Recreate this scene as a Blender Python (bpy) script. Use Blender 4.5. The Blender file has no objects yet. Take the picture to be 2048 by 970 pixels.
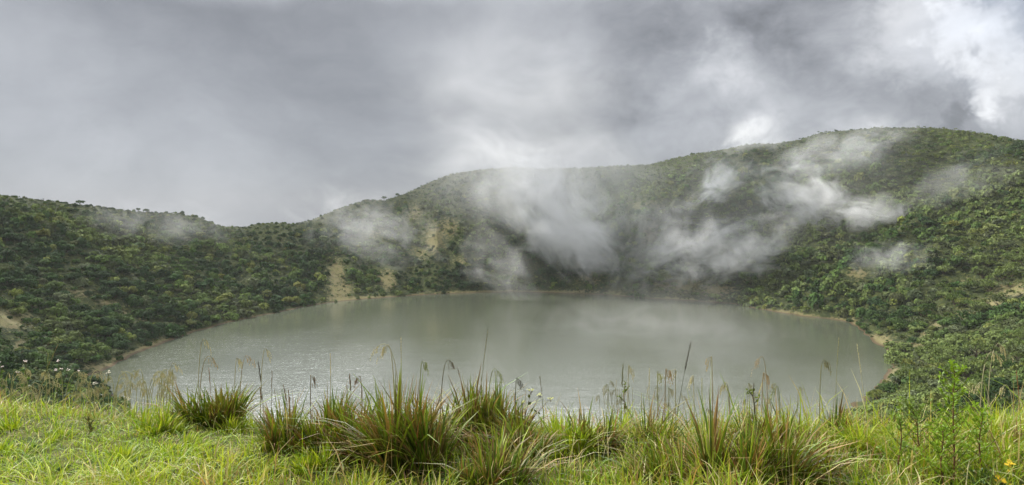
import bpy, math, random
import numpy as np
from mathutils import Vector, Matrix

R = math.radians
random.seed(7)
rng = np.random.default_rng(11)
sc = bpy.context.scene
COL = sc.collection

# ------------------------------------------------------------------ view
F, CX, HZ = 1334.0, 1024.0, 400.0        # focal length, centre column and horizon row in photo pixels
CAMZ = 60.0
def at(px, py, Y):
    return np.array([(px - CX) / F * Y, Y, CAMZ - (py - HZ) / F * Y])
def project(P):
    Y = np.maximum(P[..., 1], 0.01)
    return CX + P[..., 0] / Y * F, HZ + (CAMZ - P[..., 2]) / Y * F

# ------------------------------------------------------------------ helpers
def tag(o, label=None, cat=None, group=None, kind=None):
    if label: o['label'] = label
    if cat: o['category'] = cat
    if group: o['group'] = group
    if kind: o['kind'] = kind
    return o

def np_mesh(name, V, Q, mat=None, tint=None, smooth=False, extra=None):
    V = np.ascontiguousarray(V, dtype=np.float32); Q = np.ascontiguousarray(Q, dtype=np.int32)
    me = bpy.data.meshes.new(name)
    n = Q.shape[1]
    me.vertices.add(len(V)); me.vertices.foreach_set('co', V.ravel())
    me.loops.add(Q.size); me.loops.foreach_set('vertex_index', Q.ravel())
    me.polygons.add(len(Q)); me.polygons.foreach_set('loop_start', np.arange(0, Q.size, n, dtype=np.int32))
    if smooth: me.polygons.foreach_set('use_smooth', np.ones(len(Q), dtype=bool))
    if tint is not None:
        a = me.attributes.new('tint', 'FLOAT_COLOR', 'POINT')
        c = np.ones((len(V), 4), dtype=np.float32); c[:, :3] = tint
        a.data.foreach_set('color', c.ravel())
    for k, v in (extra or {}).items():
        a = me.attributes.new(k, 'FLOAT', 'POINT'); a.data.foreach_set('value', np.ascontiguousarray(v, dtype=np.float32))
    me.update(calc_edges=True)
    if mat: me.materials.append(mat)
    return me

def link(name, me, parent=None):
    o = bpy.data.objects.new(name, me); COL.objects.link(o)
    if parent: o.parent = parent
    return o
def empty(name, loc):
    o = bpy.data.objects.new(name, None); COL.objects.link(o); o.location = loc; o.empty_display_size = .1
    return o

class Geo:
    """collects quads with a colour per vertex"""
    def __init__(s): s.V = []; s.Q = []; s.T = []; s.n = 0
    def add(s, V, Q, T):
        V = np.asarray(V, dtype=float); Q = np.asarray(Q)
        T = np.broadcast_to(np.asarray(T, dtype=float), V.shape)
        s.V.append(V); s.Q.append(Q + s.n); s.T.append(T); s.n += len(V)
    def arrays(s): return np.concatenate(s.V), np.concatenate(s.Q), np.concatenate(s.T)
    def mesh(s, name, mat, smooth=False):
        V, Q, T = s.arrays(); return np_mesh(name, V, Q, mat, T, smooth)

def unit(a): return a / np.maximum(np.linalg.norm(a, axis=-1, keepdims=True), 1e-9)

def vnoise(x, y, seed=0):
    xi = np.floor(x).astype(np.int64); yi = np.floor(y).astype(np.int64)
    fx = x - xi; fy = y - yi
    fx = fx * fx * (3 - 2 * fx); fy = fy * fy * (3 - 2 * fy)
    def h(a, b):
        n = (a * 374761393 + b * 668265263 + seed * 1442695041) & 0xffffffff
        n = ((n ^ (n >> 13)) * 1274126177) & 0xffffffff
        return ((n ^ (n >> 16)) & 0xffff) / 65535.0
    return (h(xi, yi) * (1 - fx) + h(xi + 1, yi) * fx) * (1 - fy) + (h(xi, yi + 1) * (1 - fx) + h(xi + 1, yi + 1) * fx) * fy
def fbm(x, y, o=4, seed=0):
    s = 0; a = .5; t = 0
    for i in range(o):
        s = s + a * vnoise(x * 2 ** i + 17.3 * i, y * 2 ** i - 9.1 * i, seed + i); t += a; a *= .5
    return s / t
def sstep(a, b, x):
    t = np.clip((x - a) / (b - a), 0, 1); return t * t * (3 - 2 * t)

# ------------------------------------------------------------------ node helpers
class NT:
    def __init__(s, tree): s.t = tree; s.n = tree.nodes; s.l = tree.links
    def node(s, kind, **kw):
        n = s.n.new(kind)
        for k, v in kw.items(): setattr(n, k, v)
        return n
    def put(s, sock, v):
        if isinstance(v, bpy.types.NodeSocket): s.l.new(v, sock)
        elif v is not None:
            sock.default_value = v
    def math(s, op, a, b=None, c=None, clamp=False):
        n = s.node('ShaderNodeMath', operation=op, use_clamp=clamp)
        for i, v in enumerate((a, b, c)): s.put(n.inputs[i], v)
        return n.outputs[0]
    def vmath(s, op, a, b=None, out=0, scale=None):
        n = s.node('ShaderNodeVectorMath', operation=op)
        s.put(n.inputs[0], a); s.put(n.inputs[1], b)
        if scale is not None: s.put(n.inputs['Scale'], scale)
        return n.outputs[out]
    def noise(s, vec, scale, detail=4, rough=.5, dist=0, out='Fac', lac=2.0):
        n = s.node('ShaderNodeTexNoise')
        s.put(n.inputs['Vector'], vec)
        for k, v in (('Scale', scale), ('Detail', detail), ('Roughness', rough), ('Distortion', dist), ('Lacunarity', lac)): s.put(n.inputs[k], v)
        return n.outputs[out]
    def rng(s, v, a, b, c=0.0, d=1.0, interp='SMOOTHSTEP'):
        n = s.node('ShaderNodeMapRange', interpolation_type=interp)
        s.put(n.inputs[0], v)
        for i, x in enumerate((a, b, c, d)): s.put(n.inputs[i + 1], x)
        return n.outputs[0]
    def mix(s, f, a, b, blend='MIX'):
        n = s.node('ShaderNodeMix', data_type='RGBA', blend_type=blend, clamp_factor=True)
        s.put(n.inputs[0], f); s.put(n.inputs[6], a); s.put(n.inputs[7], b)
        return n.outputs[2]
def rgb(r, g, b): return (r, g, b, 1.0)
def new_mat(name):
    m = bpy.data.materials.new(name); m.use_nodes = True
    t = NT(m.node_tree); t.n.clear()
    return m, t, t.node('ShaderNodeOutputMaterial')

# ------------------------------------------------------------------ materials
def leaf_material(name, translucent=.3, rough=.5, spec=.3):
    m, t, out = new_mat(name)
    a = t.node('ShaderNodeAttribute', attribute_name='tint').outputs['Color']
    p = t.node('ShaderNodeBsdfPrincipled'); t.put(p.inputs['Base Color'], a)
    p.inputs['Roughness'].default_value = rough; p.inputs['Specular IOR Level'].default_value = spec
    tr = t.node('ShaderNodeBsdfTranslucent')
    t.put(tr.inputs['Color'], t.mix(1.0, a, rgb(1.15, 1.1, .6), 'MULTIPLY'))
    mx = t.node('ShaderNodeMixShader'); mx.inputs[0].default_value = translucent
    t.l.new(p.outputs[0], mx.inputs[1]); t.l.new(tr.outputs[0], mx.inputs[2]); t.l.new(mx.outputs[0], out.inputs[0])
    return m
M_SHRUB = leaf_material('shrub_leaves', .12, .75, .08)
M_SEDGE = leaf_material('sedge_blades', .24, .45, .25)
M_GRASS = leaf_material('grass_blades', .40, .42, .28)
M_STALK = leaf_material('dry_stalk', .25, .6, .2)
M_BARK = leaf_material('bark', .0, .85, .1)

def ground_material():
    m, t, out = new_mat('crater_ground')
    pos = t.node('ShaderNodeNewGeometry').outputs['Position']
    bare = t.math('MULTIPLY', t.node('ShaderNodeAttribute', attribute_name='bare').outputs['Fac'], .92)
    n1 = t.noise(pos, .05, 6, .6); n2 = t.noise(pos, .6, 5, .65); n3 = t.noise(pos, 4.0, 4, .6)
    moss = t.mix(t.rng(n1, .35, .65), rgb(.014, .022, .008), rgb(.038, .048, .018))
    moss = t.mix(t.rng(n2, .45, .7), moss, rgb(.075, .086, .026))
    soil = t.mix(t.rng(n2, .35, .65), rgb(.150, .142, .056), rgb(.120, .102, .052))
    soil = t.mix(t.rng(n3, .55, .72), soil, rgb(.27, .24, .17))
    f = t.rng(t.math('ADD', bare, t.math('MULTIPLY', t.math('SUBTRACT', n2, .5), 1.9)), .36, .80)
    c = t.mix(f, moss, soil)
    # the turf on the knoll and the damp rim of the water
    z = t.node('ShaderNodeSeparateXYZ'); t.l.new(pos, z.inputs[0])
    turf = t.mix(t.rng(n3, .4, .6), rgb(.045, .062, .014), rgb(.09, .085, .028))
    knoll = t.node('ShaderNodeAttribute', attribute_name='knoll').outputs['Fac']
    c = t.mix(knoll, c, turf)
    wet = t.rng(t.math('ADD', z.outputs[2], t.math('MULTIPLY', n2, .5)), .35, .75)
    c = t.mix(wet, rgb(.07, .05, .028), c)
    p = t.node('ShaderNodeBsdfPrincipled'); t.put(p.inputs['Base Color'], c); p.inputs['Roughness'].default_value = .95
    p.inputs['Specular IOR Level'].default_value = .1
    b = t.node('ShaderNodeBump'); b.inputs['Strength'].default_value = .6; b.inputs['Distance'].default_value = .4
    t.put(b.inputs['Height'], t.noise(pos, .9, 6, .7)); t.l.new(b.outputs[0], p.inputs['Normal'])
    t.l.new(p.outputs[0], out.inputs[0])
    return m
M_GROUND = ground_material()

def water_material():
    m, t, out = new_mat('lake_water')
    pos = t.node('ShaderNodeNewGeometry').outputs['Position']
    st = t.vmath('MULTIPLY', pos, (.55, 1.0, 1.0))
    a = t.noise(st, 1.7, 3, .6, .4); b_ = t.noise(st, .22, 4, .6, .4)
    calm = t.rng(t.noise(pos, .012, 3, .5, .8), .38, .62, .6, 1.0)
    h = t.math('MULTIPLY', t.math('ADD', a, t.math('MULTIPLY', b_, 1.7)), calm)
    p = t.node('ShaderNodeBsdfPrincipled')
    p.inputs['Base Color'].default_value = rgb(.074, .083, .058)
    p.inputs['Roughness'].default_value = .035; p.inputs['IOR'].default_value = 1.72
    bp = t.node('ShaderNodeBump'); bp.inputs['Strength'].default_value = 1.0; bp.inputs['Distance'].default_value = .046
    t.put(bp.inputs['Height'], h); t.l.new(bp.outputs[0], p.inputs['Normal'])
    t.l.new(p.outputs[0], out.inputs[0])
    return m

# ------------------------------------------------------------------ terrain
CY = 288.0
def polar(P):
    d = P[:, :2] - np.array([0, CY]); return np.arctan2(d[:, 1], d[:, 0]), np.hypot(d[:, 0], d[:, 1])
shore_px = [(175,752),(210,742),(300,697),(345,680),(420,655),(490,638),(550,627),(640,608),(700,601),(760,596),(850,590),(940,586),
            (1040,584),(1130,587),(1215,590),(1300,597),(1400,603),(1465,608),(1520,619),(1600,632),(1640,636),(1700,645),(1725,665),
            (1745,685),(1783,706),(1772,745),(1755,775),(1715,800),(1600,860),(1400,920),(1024,960),(600,920),(350,850),(230,790)]
SP = np.array([at(x, y, CAMZ * F / (y - HZ)) for x, y in shore_px])
sphi, sr = polar(SP); o_ = np.argsort(sphi); sphi, sr = sphi[o_], sr[o_]
ridge_px = [(0,387,340),(110,400,370),(200,411,395),(270,420,415),(355,423,430),(400,432,445),(440,450,460),(495,451,470),(515,445,475),
            (555,443,480),(590,446,490),(625,437,500),(665,420,515),(730,398,530),(770,399,540),(810,385,550),(860,362,560),(905,346,570),(960,338,575),
            (1040,335,580),(1150,334,580),(1245,330,575),(1300,329,570),(1350,317,565),(1400,308,560),(1450,298,550),(1500,290,545),(1560,286,540),
            (1600,279,530),(1640,265,520),(1690,259,510),(1760,255,500),(1820,255,490),(1880,258,480),(1940,262,465),(2000,272,450),(2048,281,440)]
RP = np.array([at(x, y, Y) for x, y, Y in ridge_px])
rphi, rr = polar(RP); rz = RP[:, 2]
ex = [(-160,270,64),(-140,278,62),(-115,283,59.5),(-90,281,58.0),(-70,283,59.0),(-50,292,66),(-20,330,84),(0,352,94),(179.5,266,64)]
rphi = np.concatenate([rphi, [R(a) for a, _, _ in ex]]); rr = np.concatenate([rr, [b for _, b, _ in ex]]); rz = np.concatenate([rz, [c for _, _, c in ex]])
o_ = np.argsort(rphi); rphi, rr, rz = rphi[o_], rr[o_], rz[o_]
def pinterp(phi, xp, fp): return np.interp(phi, np.concatenate([xp - 2 * np.pi, xp, xp + 2 * np.pi]), np.tile(fp, 3))

def knoll_z(x, y):
    edge = np.interp(x, [-6, -4.4, -2, 0, 2, 3.5, 6], [5.9, 5.7, 5.2, 5.0, 4.85, 4.95, 5.3])
    z = 58.3 + .05 * (fbm(x * .9, y * .9, 3, 5) - .5) + .01 * np.clip(-x - 1, 0, 4)
    s = .22
    drop = s * np.logaddexp(0, (y - edge) / s) * .75
    back = np.clip(-y, 0, None) * .05
    return z - drop - back

def height(x, y):
    dx = x; dy = y - CY
    r = np.hypot(dx, dy); phi = np.arctan2(dy, dx)
    r0 = pinterp(phi, sphi, sr) + 1.6 * (fbm(phi * 30, r * 0 + 3, 3, 2) - .5) * 2
    r1 = pinterp(phi, rphi, rr); z1 = pinterp(phi, rphi, rz)
    t = (r - r0) / (r1 - r0)
    near = np.exp(-((phi + np.pi / 2) / .5) ** 2)
    pw = 1.06 + .24 * near
    tc = np.clip(t, 0, 1)
    zin = z1 * tc ** pw
    s = phi * 200
    far = sstep(R(-10), R(15), phi) * (1 - sstep(R(115), R(140), phi))
    w = s / 26 + 1.2 * fbm(s / 60, t * 2.2, 3, 8)
    rid = 1 - np.abs(2 * fbm(w, t * .6, 2, 21) - 1) * 2
    w2 = s / 60 + .9 * fbm(s / 90, t * 2, 2, 31)
    rid2 = 1 - np.abs(2 * vnoise(w2, t * .5, 41) - 1) * 2
    bump = np.sin(np.pi * np.clip(tc * .94 + .03, 0, 1)) ** .8
    zin = zin + bump * ((2.2 + 6.0 * far) * rid + (2.2 + 7.0 * far) * rid2 * .8) * (1 - near) * sstep(0, .1, tc) \
        + sstep(0, .12, tc) * (1 - near) * 3.0 * (fbm(x / 22, y / 22, 4, 51) - .5) * np.clip(1.2 - tc, .15, 1)
    bench = np.clip((r - r0) * .22, 0, .9)
    zin = np.where(t > 0, np.maximum(zin - 1.2, 0) + bench, np.clip((r - r0) * .4, -6, 0))
    zout = z1 - .9 - (r - r1) * .30
    k = 1.2
    z = np.where(t > .9, -k * np.logaddexp(-zin / k, -np.where(t > 1, zout, z1 - .9 + (r1 - r) * 0.55) / k), zin)
    z = np.where(t > 1, zout, z)
    d = np.hypot(x, y)
    loc = np.where((d < 40), knoll_z(x, y), -99)
    m = 1 - sstep(9, 26, d)
    base = z
    kz = np.maximum(loc, np.where(y > 4, base - 1.5 * m, -99))
    z = base * (1 - m) + kz * m
    return z

def build_terrain():
    ang = np.concatenate([np.linspace(R(-48), R(48), 760), np.linspace(R(48), R(312), 200)[1:-1]])
    rad = np.concatenate([np.geomspace(.4, 20, 110), np.linspace(20, 150, 100)[1:], np.linspace(150, 620, 240)[1:], np.geomspace(620, 900, 18)[1:]])
    A, D = np.meshgrid(ang, rad, indexing='ij')
    X = np.sin(A) * D; Y = np.cos(A) * D
    Z = height(X, Y)
    na, nr = A.shape
    V = np.stack([X, Y, Z], -1).reshape(-1, 3)
    i = np.arange(na)[:, None]; j = np.arange(nr - 1)[None]
    q = np.stack([i * nr + j, ((i + 1) % na) * nr + j, ((i + 1) % na) * nr + j + 1, i * nr + j + 1], -1).reshape(-1, 4)
    q = q[:, ::-1]
    bare = bare_at(V)
    kn = 1 - sstep(9, 16, np.hypot(V[:, 0], V[:, 1]))
    # close the middle
    V = np.vstack([V, [[0, 0, float(height(np.array([0.]), np.array([0.]))[0])]]])
    me = np_mesh('terrain', V, q, M_GROUND, None, True, {'bare': np.append(bare, 0), 'knoll': np.append(kn, 1)})
    o = link('terrain', me); tag(o, 'steep inner walls and rim of the crater round the lake', 'terrain', kind='structure')

BARE = [(672,545,16,26,1.0),(680,580,24,18,1.0),(690,598,40,5,.9),(775,560,18,20,.85),(868,478,22,34,.8),(830,425,16,18,.7),(900,455,20,22,.7),(848,505,30,18,.6),
        (920,520,20,16,.55),(1155,535,18,14,.6),(1180,560,30,16,.6),(1300,470,20,30,.6),(1360,570,60,16,.75),(1430,580,40,14,.75),(1290,410,60,14,.5),
        (1480,540,40,14,.5),(1715,548,20,14,.75),(1905,405,12,12,.6),
        (2030,580,40,14,.9),(1975,607,34,9,.95),(1925,628,24,7,.8),(1880,650,22,9,.75),(1850,668,14,6,.7),(1830,690,26,8,.7),(1960,700,40,8,.6),(1760,683,26,14,1.0),
        (1675,640,40,5,1.0),(1710,650,14,8,.9),(1840,745,40,8,.6),(1930,560,30,8,.5),
        (10,640,50,18,.95),(40,690,22,16,.6),(160,585,26,10,.75),(215,605,24,9,.8),(250,625,18,7,.7),(280,640,20,6,.6),
        (470,560,60,10,.35),(560,480,30,14,.4),(240,390,20,8,.5),(480,440,60,8,.3),(750,470,30,16,.5),(640,440,24,12,.4),
        (200,735,40,10,.8),(400,665,40,6,.6),(540,632,40,4,.9),(1050,584,200,3.0,1.0),(780,595,120,4,.9)]
def bare_at(V):
    px, py = project(V)
    dxy = V[:, :2] - np.array([0, CY])
    # only the wall that faces the lake
    b = np.zeros(len(V))
    for x, y, rx, ry, s in BARE:
        b = np.maximum(b, min(1.0, s * 1.06) * np.exp(-(((px - x) / rx) ** 2 + ((py - y) / ry) ** 2) * .55))
    b = np.where((V[:, 1] > 60), b, 0)
    phi = np.arctan2(dxy[:, 1], dxy[:, 0])
    shore = 1 - sstep(.4, 1.0 + 2.2 * fbm(phi * 14, phi * 0, 3, 77), V[:, 2])
    b = np.maximum(b, .85 * shore * sstep(.48, .64, fbm(phi * 9, phi * 0 + 5, 3, 71)))
    return np.clip(b, 0, 1)

build_terrain()
# water: one disc under the whole basin
a_ = np.linspace(0, 2 * np.pi, 129)[:-1]
V = np.vstack([[[0, CY, 0]], np.stack([185 * np.cos(a_), CY + 185 * np.sin(a_), 0 * a_], -1)])
me = bpy.data.meshes.new('lake'); me.from_pydata(V.tolist(), [], [(0, i + 1, (i + 1) % 128 + 1) for i in range(128)]); me.materials.append(water_material())
tag(link('water', me), 'grey green crater lake with fine ripples', 'lake', kind='structure')

# ------------------------------------------------------------------ shrubs on the crater walls
def diamonds(P, N, L, W, T, twist=None):
    """leaf shaped quads at P facing N"""
    n = len(P)
    a = unit(np.cross(N, rng.normal(size=(n, 3)))); b = np.cross(N, a)
    L = np.asarray(L).reshape(-1, 1); W = np.asarray(W).reshape(-1, 1)
    V = np.stack([P - a * L, P - b * W + a * L * .1, P + a * L, P + b * W + a * L * .1], 1).reshape(-1, 3)
    Q = np.arange(4 * n).reshape(-1, 4)
    return V, Q, np.repeat(np.broadcast_to(T, (n, 3)), 4, 0)

def crown(form, n, leaf, seed):
    """unit crown: half width 1, stands on z=0"""
    r_ = np.random.default_rng(seed)
    g = Geo()
    if form in ('dome', 'spread', 'low'):
        k = {'dome': 11, 'spread': 14, 'low': 9}[form]
        hz = {'dome': .95, 'spread': .95, 'low': .55}[form]
        ang = r_.uniform(0, 2 * np.pi, k); rad = np.sqrt(r_.uniform(0, 1, k)) * .72
        zz = hz * (1 - rad ** 2 * (.75 if form == 'dome' else .45)) * r_.uniform(.7, 1.05, k)
        lr = r_.uniform(.26, .42, k)
        C = np.stack([np.cos(ang) * rad, np.sin(ang) * rad, zz * .8], -1)
        pick = r_.integers(0, k, n)
        d = unit(r_.normal(size=(n, 3)) + np.array([0, 0, .55]))
        flat = .62
        P = C[pick] + d * lr[pick][:, None] * r_.uniform(.75, 1.05, (n, 1)) * np.array([1, 1, flat])
        if form != 'spread':
            m = int(n * .25); q = r_.uniform(0, 2 * np.pi, m); hh = r_.uniform(.02, .55, m) * hz
            P[:m] = np.stack([np.cos(q) * (.92 - .2 * hh), np.sin(q) * (.92 - .2 * hh), hh], -1) * r_.uniform(.8, 1.03, (m, 1)); d[:m] = unit(P[:m] * [1, 1, .3])
        N = unit(d + .34 * r_.normal(size=(n, 3)) + [0, 0, .25])
        lt = r_.uniform(.65, 1.3, (k, 1))[pick] * r_.uniform(.75, 1.25, (n, 1))
        global rng
        keep = rng; rng = r_
        g.add(*diamonds(P, N, leaf * r_.uniform(.7, 1.3, n), leaf * .55 * r_.uniform(.7, 1.3, n), lt * np.ones(3)))
        rng = keep
    else:                       # rosettes of strap leaves on branch ends
        k = max(8, n // 12)
        q = r_.uniform(0, 2 * np.pi, k); rad = np.sqrt(r_.uniform(0, 1, k)) * .9
        zz = .95 * np.sqrt(np.clip(1 - rad ** 2 * .8, 0, 1)) * r_.uniform(.72, 1.0, k)
        C = np.stack([np.cos(q) * rad, np.sin(q) * rad, zz], -1)
        for c in C:
            m = 12; th = r_.uniform(0, 2 * np.pi, m); el = r_.uniform(.1, 1.2, m)
            d = np.stack([np.cos(th) * np.cos(el), np.sin(th) * np.cos(el), np.sin(el)], -1)
            s = unit(np.cross(d, [0, 0, 1]) + .2 * r_.normal(size=(m, 3)))
            L = (leaf * 1.9 * r_.uniform(.8, 1.25, m))[:, None]; W = L * .17
            P0 = np.broadcast_to(c, (m, 3))
            V = np.stack([P0, P0 + d * L * .6 - s * W, P0 + d * L, P0 + d * L * .6 + s * W], 1).reshape(-1, 3)
            tt = np.repeat(r_.uniform(.7, 1.35) * r_.uniform(.8, 1.2, (m, 1)), 4, 0) * np.ones(3)
            g.add(V, np.arange(4 * m).reshape(-1, 4), tt)
    return g.arrays()

TINTS = np.array([(.033,.064,.019),(.050,.086,.024),(.076,.114,.030),(.106,.142,.045),(.064,.082,.032),(.092,.114,.058),(.124,.150,.040),(.027,.051,.019)])
TNAME = ['dark green','mid green','fresh green','pale green','olive','grey green','bright yellow green','deep green']

# scatter
def scatter(step, x0, x1, y0, y1, seed):
    r_ = np.random.default_rng(seed)
    gx, gy = np.meshgrid(np.arange(x0, x1, step), np.arange(y0, y1, step), indexing='ij')
    x = gx.ravel() + r_.uniform(-.5, .5, gx.size) * step * 1.1; y = gy.ravel() + r_.uniform(-.5, .5, gx.size) * step * 1.1
    keep = (np.abs(x) < 1.15 * y + 60) & (y > 12)
    return x[keep], y[keep]
def inside_walls(x, y, inner=2.5, outer=6):
    phi = np.arctan2(y - CY, x); r = np.hypot(x, y - CY)
    r0 = pinterp(phi, sphi, sr); r1 = pinterp(phi, rphi, rr)
    return (r > r0 + inner) & (r < r1 + outer), (r - r0) / (r1 - r0), phi

def over_lake_view(P, top):
    """plants on the near wall that would rise into the view of the lake"""
    px, py = project(P + np.stack([0 * top, 0 * top, top], -1))
    lim = np.interp(px, [150, 215, 300, 1700, 1725, 1790], [700, 770, 875, 875, 815, 700])
    low = (P[:, 1] < 75) & (P[:, 2] + top > 58.5 - .30 * np.hypot(P[:, 0], P[:, 1]))
    return low | (P[:, 1] < 235) & (px > 170) & (px < 1790) & (py < lim)

x, y = scatter(3.75, -330, 400, 12, 620, 3)
ok, t, phi = inside_walls(x, y, .4, 7)
x, y, t, phi = x[ok], y[ok], t[ok], phi[ok]
z = height(x, y); P = np.stack([x, y, z], -1)
bare = bare_at(P)
dens = fbm(x / 28, y / 28, 3, 90)
ok = (rng.uniform(0, 1, len(x)) > bare * .95) & (rng.uniform(0, 1, len(x)) < .72 + 1.0 * (dens - .2) + np.where(x > 90, .2, 0))
P, t, phi, dens, bare = P[ok], t[ok], phi[ok], dens[ok], bare[ok]
n = len(P)
size = rng.lognormal(0.92, .42, n) * np.interp(t, [0, .1, .8, 1.0, 1.1], [.85, 1, .85, .55, .5])
farc = sstep(R(40), R(60), phi) * (1 - sstep(R(130), R(150), phi))
size *= 1 - .22 * farc
size = np.clip(size * (1 - .4 * bare), .6, np.interp(t, [.75, .95], [4.0, 1.3]))
hgt = size * rng.uniform(.95, 1.35, n)
px, py = project(P)
ok = ~over_lake_view(P, hgt)
P, t, phi, dens, size, hgt, px, py = P[ok], t[ok], phi[ok], dens[ok], size[ok], hgt[ok], px[ok], py[ok]
n = len(P)
# kinds: stands of one species grow together
sp = fbm(P[:, 0] / 45, P[:, 1] / 45, 3, 13) + rng.normal(0, .09, n)
right = (px > 1250)
tintv = fbm(P[:, 0] / 35 + 9, P[:, 1] / 35, 3, 19) + rng.normal(0, .12, n) + np.where(right, .05, -.09) + np.where((px > 1600) & (py > 430), .14, 0)  # sunlit right slope and dim left slope are put into the leaf tints
tid = np.select([tintv < .36, tintv < .44, tintv < .52, tintv < .60, tintv < .66], [7, 0, 1, 2, 4], 3)
tid = np.where(rng.uniform(0, 1, n) < .06, 5, tid)
tid = np.where((rng.uniform(0, 1, n) < .06) & (bare[:1].sum() >= 0), 6, tid)
FORMS = ['dome', 'spread', 'rosette', 'low']
fid = np.select([sp < .44, sp < .54, sp < .64], [0, 1, 2], 3)
fid = np.where((t > .82) & (fid == 1), 3, fid); fid = np.where(right & (fid == 3) & (t < .82), 2, fid); fid = np.where(~right & (fid == 2), 0, fid)

# largest first: what shows biggest in the photograph becomes an object of its own
edge_y = np.interp(px, [0, 300, 520, 1000, 1700, 2048], [735, 760, 800, 820, 830, 800])
show = size / P[:, 1] * ((px > -10) & (px < 2058) & (py - hgt / P[:, 1] * F < edge_y)) * np.where(py - hgt / P[:, 1] * F < edge_y - 15, 1, .6)
order = np.argsort(-show); NBIG = 285
big = order[:NBIG]; rest = order[NBIG:]
rest = rest[(np.abs(P[rest, 0]) < 1.1 * P[rest, 1] + 55) & (np.hypot(P[rest, 0], P[rest, 1]) > 16)]

def shade(T, tint): return T * tint

g = Geo()
protos = {}
for lod, (nl, leaf) in enumerate([(460, .135), (230, .19), (125, .26)]):
    for f_, form in enumerate(FORMS):
        for v in range(3):
            protos[lod, f_, v] = crown(form, nl, leaf * (.85 if form == 'rosette' else 1), 100 * lod + 10 * f_ + v)
dist = np.hypot(P[:, 0], P[:, 1])
lod = np.select([dist < 230, dist < 380], [0, 1], 2)
var = rng.integers(0, 3, n); yaw = rng.uniform(0, 2 * np.pi, n)
TINTS = TINTS * np.array([1.16, 1.15, 1.12])
tint_all = TINTS[tid] * rng.uniform(.82, 1.2, (n, 1)) * rng.uniform(.93, 1.07, (n, 3))
for key, (V, Q, T) in protos.items():
    idx = rest[(lod[rest] == key[0]) & (fid[rest] == key[1]) & (var[rest] == key[2])]
    if not len(idx): continue
    c, s = np.cos(yaw[idx]), np.sin(yaw[idx])
    sx = size[idx]; sz = hgt[idx] / .95
    X = (V[None, :, 0] * c[:, None] - V[None, :, 1] * s[:, None]) * sx[:, None] + P[idx, 0][:, None]
    Yv = (V[None, :, 0] * s[:, None] + V[None, :, 1] * c[:, None]) * sx[:, None] + P[idx, 1][:, None]
    Zv = V[None, :, 2] * sz[:, None] + P[idx, 2][:, None] - .15 * sx[:, None]
    VV = np.stack([X, Yv, Zv], -1).reshape(-1, 3)
    QQ = (Q[None] + (np.arange(len(idx)) * len(V))[:, None, None]).reshape(-1, 4)
    TT = (T[None] * tint_all[idx][:, None, :]).reshape(-1, 3)
    g.add(VV, QQ, TT)
# low plants between the shrubs
def undergrowth():
    x, y = scatter(2.3, -330, 400, 12, 600, 5)
    ok, t, phi = inside_walls(x, y, 1.0, 3)
    x, y = x[ok], y[ok]
    Pu = np.stack([x, y, height(x, y)], -1); b = bare_at(Pu)
    ok = rng.uniform(0, 1, len(x)) > b * .9
    ok &= ~over_lake_view(Pu, np.full(len(x), 1.0))
    Pu = Pu[ok]; m = len(Pu); k = 9
    rad = rng.uniform(.5, 1.25, m)
    off = rng.normal(size=(m, k, 3)) * rad[:, None, None] * np.array([.6, .6, .25]); off[..., 2] = np.abs(off[..., 2]) + .1
    C = (Pu[:, None] + off).reshape(-1, 3)
    N = unit(rng.normal(size=(m * k, 3)) * .6 + [0, 0, 1])
    L = np.repeat(rad, k) * rng.uniform(.25, .5, m * k)
    tn = fbm(Pu[:, 0] / 30, Pu[:, 1] / 30, 3, 61)[:, None]
    col = np.where(rng.uniform(0, 1, (m, 1)) < .30 + .5 * (tn - .4), np.array([.110, .118, .044]), np.array([.042, .066, .024])) * rng.uniform(.7, 1.3, (m, 1))
    T = np.repeat(col, k, 0) * rng.uniform(.8, 1.2, (m * k, 1))
    return diamonds(C, N, L, L * .6, T)
ug = Geo(); ug.add(*undergrowth())
tag(link('undergrowth', ug.mesh('undergrowth', M_SHRUB)), 'low mossy herbs and ferns between the shrubs on the crater walls', 'undergrowth', kind='stuff')
tag(link('shrubbery', g.mesh('shrubbery', M_SHRUB)), 'dense green scrub covering the crater walls up to the rim', 'scrub', kind='stuff')

def tube(g, pts, rad, col, sides=4):
    pts = np.asarray(pts, float); m = len(pts); rad = np.broadcast_to(np.asarray(rad, float), (m,)); col = np.broadcast_to(np.asarray(col, float), (m, 3))
    d = unit(np.gradient(pts, axis=0)); ref = np.where(np.abs(d[:, 2:3]) > .95, [[1., 0, 0]], [[0, 0, 1.]])
    a = unit(np.cross(d, ref)); b = np.cross(d, a)
    th = np.arange(sides) / sides * 2 * np.pi
    V = pts[:, None] + (a[:, None] * np.cos(th)[None, :, None] + b[:, None] * np.sin(th)[None, :, None]) * rad[:, None, None]
    q = [(i * sides + j, i * sides + (j + 1) % sides, (i + 1) * sides + (j + 1) % sides, (i + 1) * sides + j) for i in range(m - 1) for j in range(sides)]
    g.add(V.reshape(-1, 3), q, np.repeat(col, sides, 0))

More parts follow.
